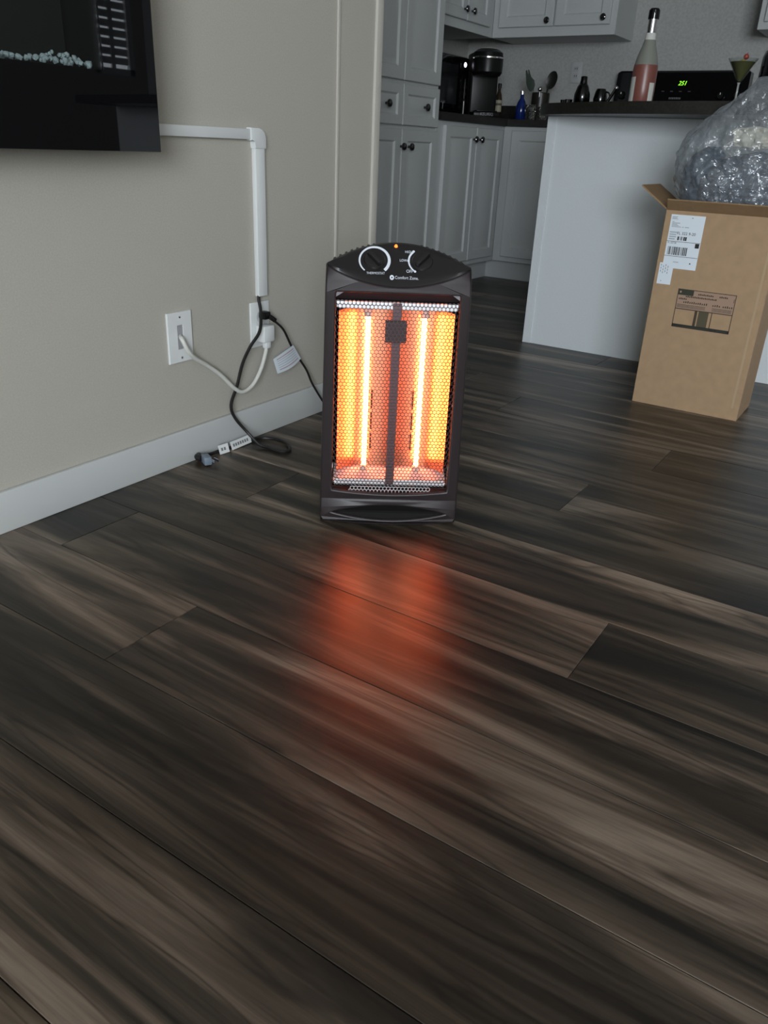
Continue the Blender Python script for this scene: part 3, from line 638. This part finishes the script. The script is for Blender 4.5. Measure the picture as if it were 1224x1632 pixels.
# on the peninsula
PZ = .9145
t = thing('wine_bottle', 'frosted rose wine bottle with black cap standing on the peninsula counter', 'bottle', (-.998, 3.18, PZ))
b = nb(); lathe(b, [(.038, 0), (.041, .004), (.0425, .05), (.0425, .112), (.0405, .128)], 36, cap1=False); obj('pink_wine', b, mat('rose_wine', (.18, .062, .048), .34, spec=.6), t, smooth=60)
b = nb(); lathe(b, [(.0405, .128), (.034, .158), (.0245, .185), (.0185, .207)], 36, cap0=False); obj('frosted_shoulder', b, mat('frosted_glass', (.20, .205, .18), .3), t, smooth=60)
b = nb(); lathe(b, [(.0190, .205), (.0175, .224), (.0165, .226)], 28); obj('neck_band', b, mat('neck_white', (.55, .55, .52), .5), t)
b = nb(); lathe(b, [(.0160, .224), (.0155, .272)], 28); obj('silver_foil', b, mat('foil', (.62, .62, .66), .22, 1.0), t)
b = nb(); lathe(b, [(.0185, .268), (.0190, .274), (.0185, .294), (.014, .300), (.001, .301)], 28); obj('cap', b, M_blackgl, t)
for a0, a1, z0, z1 in ((188, 246, -.001, .090), (318, 348, -.001, .072)):
    b = nb(); rs = []
    for k in range(9):
        a = math.radians(a0+(a1-a0)*k/8); rs.append([(.0434*math.cos(a), .0434*math.sin(a), .004), (.0434*math.cos(a), .0434*math.sin(a), z1), (.0426*math.cos(a), .0426*math.sin(a), z1), (.0426*math.cos(a), .0426*math.sin(a), .004)])
    rings(b, rs); obj('paper_label', b, mat('bottle_label', (.55, .56, .52), .6), t, smooth=60)
t = thing('martini_glass', 'filled martini glass with red garnish on the peninsula counter', 'glass', (-.690, 3.26, PZ))
b = nb(); lathe(b, [(.034, 0), (.034, .0015), (.008, .005), (.0035, .012), (.0035, .074), (.006, .080)], 28); obj('stem', b, mat('stem_glass', (.42, .44, .42), .08, trans=.3), t, smooth=60)
b = nb(); lathe(b, [(.006, .080), (.0485, .152), (.0472, .152), (.005, .083)], 36, cap0=False, cap1=False); obj('bowl', b, M_glass, t, smooth=60)
b = nb(); lathe(b, [(.0045, .0835), (.040, .142), (.001, .1421)], 32); obj('olive_drink', b, mat('olive_drink', (.10, .092, .04), .12), t, smooth=40)
b = nb(); bmesh.ops.create_uvsphere(b, u_segments=14, v_segments=10, radius=.011); obj('olive', b, mat('olive', (.35, .30, .07), .3), t, loc=(.004, -.022, .138))
b = nb(); bmesh.ops.create_uvsphere(b, u_segments=14, v_segments=10, radius=.009); obj('cherry', b, mat('cherry', (.28, .05, .04), .25), t, loc=(.010, -.012, .157))
b = nb(); tube(b, [(.000, -.028, .125), (.012, -.006, .170)], .0012, 6, 0); obj('pick', b, mat('pick_wood', (.12, .06, .04), .5), t)
t = thing('cocktail_shaker', 'dark glossy cocktail shaker with tapered top on the peninsula end', 'shaker', (-1.275, 3.32, PZ))
M_steel = mat('dark_steel', (.05, .05, .052), .12, 1.0)
b = nb(); lathe(b, [(.026, 0), (.032, .004), (.030, .045), (.022, .070), (.016, .080)], 28); obj('body', b, M_steel, t, smooth=60)
b = nb(); lathe(b, [(.015, .079), (.013, .090), (.0125, .104), (.010, .106)], 24); obj('cap', b, M_steel, t, smooth=50)
t = thing('small_pitcher', 'small dark steel pitcher with looped handle beside the shaker', 'pitcher', (-1.215, 3.36, PZ))
b = nb(); lathe(b, [(.020, 0), (.024, .004), (.027, .03), (.022, .055), (.018, .064), (.017, .066), (.015, .062)], 24); obj('body', b, M_steel, t, smooth=60)
b = nb(); tube(b, [(.022, 0, .012), (.038, -.002, .030), (.034, -.002, .050), (.020, 0, .056)], .003, 8, 5); obj('handle', b, M_steel, t)
t = thing('muddler', 'short dark steel bar tool leaning on the small pitcher', 'bar tool', (-1.186, 3.34, PZ))
b = nb(); tube(b, [(0, 0, .006), (.034, .008, .068)], .006, 10, 0); obj('shaft', b, M_steel, t)
b = nb(); bmesh.ops.create_uvsphere(b, u_segments=12, v_segments=8, radius=.0075); obj('tip', b, M_chrome, t, loc=(.034, .008, .068))
for i, (x, y, lb) in enumerate(((-1.330, 3.28, 'tiny chrome shot cup at the very end of the peninsula counter'), (-1.300, 3.25, 'tiny chrome shot cup directly before the shaker'))):
    t = thing('shot_cup', lb, 'cup', (x, y, PZ), 0, 'chrome shot cups on the peninsula')
    b = nb(); lathe(b, [(.012, 0), (.013, .002), (.015, .022), (.0135, .022), (.011, .004), (.001, .003)], 18, cap1=False); obj('cup', b, M_steel, t, smooth=50)
    b = nb(); box(b, (-.0012, -.0158, .004), (.0012, -.0138, .021), .0005, 1); obj('highlight_strip', b, M_chrome, t)  # chrome strip added to stand for the highlight on the cup
t = thing('kettle', 'rounded black appliance on the peninsula behind the plastic bag', 'appliance', (-.572, 3.42, PZ))
b = nb(); lathe(b, [(.085, 0), (.092, .006), (.090, .07), (.080, .075)], 32); obj('base', b, mat('green_black', (.02, .024, .02), .3), t, smooth=50)
b = nb(); lathe(b, [(.086, .074), (.088, .082), (.087, .168), (.081, .188), (.060, .197), (.001, .199)], 32); obj('dome', b, M_blackgl, t, smooth=60)
b = nb(); lathe(b, [(.008, .19), (.007, .205), (.015, .212), (.012, .224), (.001, .226)], 16); obj('lid_knob', b, M_black, t, smooth=50)

# ------------------------------------------------------------------ cardboard box
BX0, BX1, BY0, BY1, BH = -.689, -.354, 2.619, 2.832, .607
B = thing('cardboard_box', 'tall open brown cardboard box with shipping label on its front', 'box', ((BX0+BX1)/2, (BY0+BY1)/2, 0))
bw, bd, th = (BX1-BX0)/2, (BY1-BY0)/2, .004
for nm, a, c in (('front_panel', (-bw, -bd, 0), (bw, -bd+th, BH)), ('back_panel', (-bw, bd-th, 0), (bw, bd, BH)), ('side_panel', (-bw, -bd+th, 0), (-bw+th, bd-th, BH)), ('side_panel', (bw-th, -bd+th, 0), (bw, bd-th, BH)), ('bottom_panel', (-bw+th, -bd+th, 0), (bw-th, bd-th, th))):
    b = nb(); box(b, a, c, .0015, 1); obj(nm, b, M_card, B)
def flap(p0, p1, dirv, L, inset=.0):
    b = nb(); p0 = Vector(p0); p1 = Vector(p1); dv = Vector(dirv).normalized(); e = (p1-p0).normalized(); nrm = e.cross(dv).normalized()*th/2
    q = [p0, p1, p1+dv*L-e*inset, p0+dv*L+e*inset]
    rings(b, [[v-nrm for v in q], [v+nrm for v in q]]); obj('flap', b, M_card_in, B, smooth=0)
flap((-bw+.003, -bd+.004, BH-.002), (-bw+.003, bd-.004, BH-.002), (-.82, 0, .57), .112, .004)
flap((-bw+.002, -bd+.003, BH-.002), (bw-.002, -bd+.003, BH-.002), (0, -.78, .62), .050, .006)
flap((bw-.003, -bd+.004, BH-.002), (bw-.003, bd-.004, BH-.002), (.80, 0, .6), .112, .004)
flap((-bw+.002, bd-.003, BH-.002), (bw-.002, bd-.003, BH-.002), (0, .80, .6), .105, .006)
b = nb(); box(b, (-bw+.035, -bd-.001, BH-.004), (-bw+.125, -bd+.012, BH+.022)); 
# prints live on the front face: coordinates (x world, z)
def onface(x0, x1, z0, z1, m, name, parent=None, k=1):
    b = nb(); y = BY0-.0003*k
    box(b, (x0, y-.0003, z0), (x1, y, z1)); return obj(name, b, m, B, world=True, smooth=0)
bm_ = nb(); bm_.free(); b.free()
onface(-.670, -.569, .438, .594, M_paper, 'shipping_label'); onface(-.6785, -.636, .388, .452, M_paper, 'shipping_label', k=2)
LX, LZ = -.670, .594   # label origin; offsets across / down
def lp(x0, x1, d0, d1, m=M_print, nm='label_print'): onface(LX+x0, LX+x1, LZ-d1, LZ-d0, m, nm, k=3)
M_lgrey = mat('label_grey', (.22, .25, .28), .6)
for d, x1 in ((.006, .020), (.009, .018), (.012, .022)): lp(.004, x1, d, d+.0013, M_lgrey)
lp(.062, .066, .006, .0085, M_lgrey)
for d, x1 in ((.020, .012), (.0235, .030), (.027, .022), (.0305, .026), (.034, .034)): lp(.006, x1, d, d+.0014, M_lgrey)
lp(.038, .042, .034, .0356, M_lgrey); lp(.046, .058, .034, .0356, M_lgrey)
def label_text(s, size, x, d, m=M_print):
    me = text_mesh(s, size, 'LEFT'); me.transform(Matrix.Translation((LX+x, BY0-.0014, LZ-d)) @ Matrix.Rotation(PI/2, 4, 'X')); omesh('label_lettering', me, m, B, world=True, smooth=0)
label_text('FL 322 9-20', .0115, .026, .053)
for i, (x, w_) in enumerate(((.004, .022), (.004, .020), (.004, .021), (.004, .018))): lp(x, x+w_, .049+.0065*i, .0525+.0065*i, mat('matrix_grey', (.36, .40, .44), .6))
for x, w_ in ((.030, .004), (.0355, .001), (.040, .0025), (.044, .001), (.048, .004), (.053, .0045)): lp(x, x+w_, .062, .073)
lp(0, .100, .0765, .0776)
label_text('FL 32738', .0070, .003, .0815)
lp(.086, .098, .0785, .0915)
x = .007; random.seed(3)
while x < .066:
    w_ = random.choice((.0006, .001, .0016, .0028)); lp(x, x+w_, .0925, .1165); x += w_+random.choice((.0008, .0012, .002))
lp(0, .100, .1195, .1206)
lp(.030, .046, .136, .1375, M_lgrey); lp(.079, .083, .136, .1395)
for i in range(4):
    for j in range(3): lp(-.004+.007*i, -.002+.007*i, .146+.009*j+.004*(i % 2), .152+.009*j+.004*(i % 2), M_lgrey)
lp(.002, .0045, .195, .198, M_lgrey)
# brown printed panel
PX0, PX1, PZ0, PZ1 = -.6075, -.434, .2635, .381
def pp(x0, x1, z0, z1, m=M_brown, k=2): onface(PX0+x0, PX0+x1, PZ0+z0, PZ0+z1, m, 'carton_print', k=k)
W_, H_ = PX1-PX0, PZ1-PZ0
pp(0, W_, .058, H_, M_pink, 1); pp(0, W_, H_-.002, H_); pp(0, .002, 0, H_); pp(W_-.002, W_, 0, H_); pp(0, W_, 0, .010, M_print); pp(0, W_, .056, .0585)
pp(.002, .048, H_-.018, H_-.002, M_green, 3); pp(.006, .011, H_-.012, H_-.006, M_pink, 4)
pp(.062, .070, .010, .056); pp(.074, .104, .010, .056, mat('olive_print', (.075, .062, .035), .7)); pp(.112, .1145, .010, .056)
pp(.03, .115, .003, .0055, M_green, 3); pp(.135, .165, .003, .0055, M_green, 3)
def print_text(s, size, x, z):
    me = text_mesh(s, size, 'LEFT'); me.transform(Matrix.Translation((PX0+x, BY0-.0014, PZ0+z)) @ Matrix.Rotation(PI/2, 4, 'X')); omesh('carton_lettering', me, M_brown, B, world=True, smooth=0)
for x, z, n in ((.062, .104, 9), (.125, .104, 5), (.026, .094, 18), (.006, .086, 5)):
    for i in range(n): pp(x+.0052*i, x+.0052*i+.0038, z, z+.0038+.001*(i % 2))
for x, z, n in ((.022, .079, 12), (.11, .079, 4), (.14, .079, 5)):
    for i in range(n): pp(x+.0062*i, x+.0062*i+.0034, z-.003, z+.0015+.001*(i % 3))
for i in range(3): pp(.004, .09, .062+.0038*i, .0634+.0038*i); pp(.11, .168, .062+.0038*i, .0634+.0038*i)
pp(.168, .1695, .094, .105)
# folded corner seam tape on right edge
b = nb(); box(b, (bw-.024, -bd-.0006, .04), (bw-.018, -bd, BH-.02)); obj('crease', b, mat('crease', (.40, .29, .18), .8), B, smooth=0)

# ------------------------------------------------------------------ plastic bag and what it holds
def bag_mesh(cx, cy, levels, nseg=150, amp=.012, seed=0, fr=9, zfade=None):
    b = nb(); rs = []
    P = catmull([(z, rx, ry) for z, rx, ry, *_ in levels], 12); Cc = catmull([(l[0], l[3], l[4]) for l in levels], 12)
    for p, q in zip(P, Cc):
        z, rx, ry = p; ring = []; fd = 1 if zfade is None else max(0, min(1, (z-zfade)/.06))
        for i in range(nseg):
            a = 2*PI*i/nseg; ca, sa = math.cos(a), math.sin(a)
            e = .8; x = abs(ca)**e*math.copysign(1, ca)*rx; y = abs(sa)**e*math.copysign(1, sa)*ry
            v = Vector((x*fr+seed*3, y*fr, z*fr*.8+seed*10)); v = v+.5*noise.noise_vector(v*.6)
            k = amp*1.5*(noise.voronoi(v)[0][0]-.45)+amp*.7*(noise.voronoi(v*2.1)[0][0]-.45)
            f = min(1, rx/.06)*fd
            ring.append((cx+q[1]+x+ca*k*f, cy+q[2]+y+sa*k*f*.8, z))
        rs.append(ring)
    return rings(b, rs)
def plastic(name, col, mixt, rough, spec=.5):
    m = mat(name, col, rough, spec=spec, ior=2.1); t = NT(m)
    tr = t.add('ShaderNodeBsdfTransparent'); tr.inputs[0].default_value = (.95, .97, .98, 1)
    mx = t.add('ShaderNodeMixShader'); out = t.n['Material Output']
    lw = t.add('ShaderNodeLayerWeight', i_Blend=.35); mr = t.add('ShaderNodeMapRange'); mr.inputs['To Min'].default_value = mixt; mr.inputs['To Max'].default_value = mixt*.25
    t.l(lw, 'Facing', mr, 0); t.l(mr, 0, mx, 0)
    t.l(t.b, 0, mx, 1); t.l(tr, 0, mx, 2); t.l(mx, 0, out, 'Surface')
    tc = t.add('ShaderNodeTexCoord'); nz = t.add('ShaderNodeTexNoise', i_Scale=38.0, i_Detail=3.0, i_Distortion=1.2)
    t.l(tc, 'Object', nz, 'Vector')
    bp = t.add('ShaderNodeBump', i_Strength=.6, i_Distance=.016); t.l(nz, 0, bp, 'Height'); t.l(bp, 0, t.b, 'Normal')
    return m
M_bag = plastic('clear_plastic', (.30, .33, .36), .70, .06, 1.0)
M_crum = plastic('crumpled_plastic', (.13, .16, .21), .15, .05, 1.0)
bcx, bcy = (BX0+BX1)/2+.028, 2.722
b = bag_mesh(bcx, bcy, [(.50, .125, .075, -.022, 0), (.58, .145, .080, -.022, 0), (.615, .158, .084, -.012, 0), (.66, .195, .100, -.003, -.004), (.735, .210, .112, .0, -.012), (.80, .200, .108, .006, -.016), (.85, .165, .095, .012, -.02), (.90, .106, .070, .022, -.03), (.94, .055, .042, .020, -.035), (.962, .022, .018, .0, -.035), (.967, .005, .005, -.003, -.035)], nseg=220, amp=.016, seed=1, fr=21, zfade=.60)
tag(obj('plastic_bag', b, M_bag, smooth=24), 'clear crinkled plastic bag stuffed into the open cardboard box', 'bag')
b = bag_mesh(bcx+.012, bcy-.028, [(.600, .06, .03, 0, 0), (.612, .115, .05, 0, 0), (.66, .135, .062, 0, 0), (.72, .120, .060, .004, 0), (.755, .080, .045, .01, 0), (.775, .01, .01, .01, 0)], 110, .020, 4, 34)
tag(obj('crumpled_wrap', b, M_crum, smooth=12), 'crumpled blue-grey plastic wrap lying low inside the clear bag', 'wrap')
b = bag_mesh(bcx-.138, bcy+.02, [(.60, .02, .02, 0, 0), (.63, .045, .045, 0, 0), (.70, .055, .06, 0, 0), (.755, .045, .05, .01, 0), (.785, .02, .02, .02, 0)], 80, .016, 8, 28)
tag(obj('blue_packaging', b, mat('slate_blue', (.05, .075, .115), .4), smooth=50), 'dark blue packaging pressed against the left side inside the bag', 'packaging')
b = bag_mesh(bcx+.012, bcy-.05, [(.781, .01, .008, 0, 0), (.789, .055, .022, 0, 0), (.810, .064, .026, 0, 0), (.830, .055, .022, -.006, 0), (.840, .01, .008, -.010, 0)], 80, .026, 12, 42)
tag(obj('foam_piece', b, mat('cream_foam', (.70, .66, .56), .8), smooth=50), 'cream white foam piece showing through the plastic bag', 'foam')
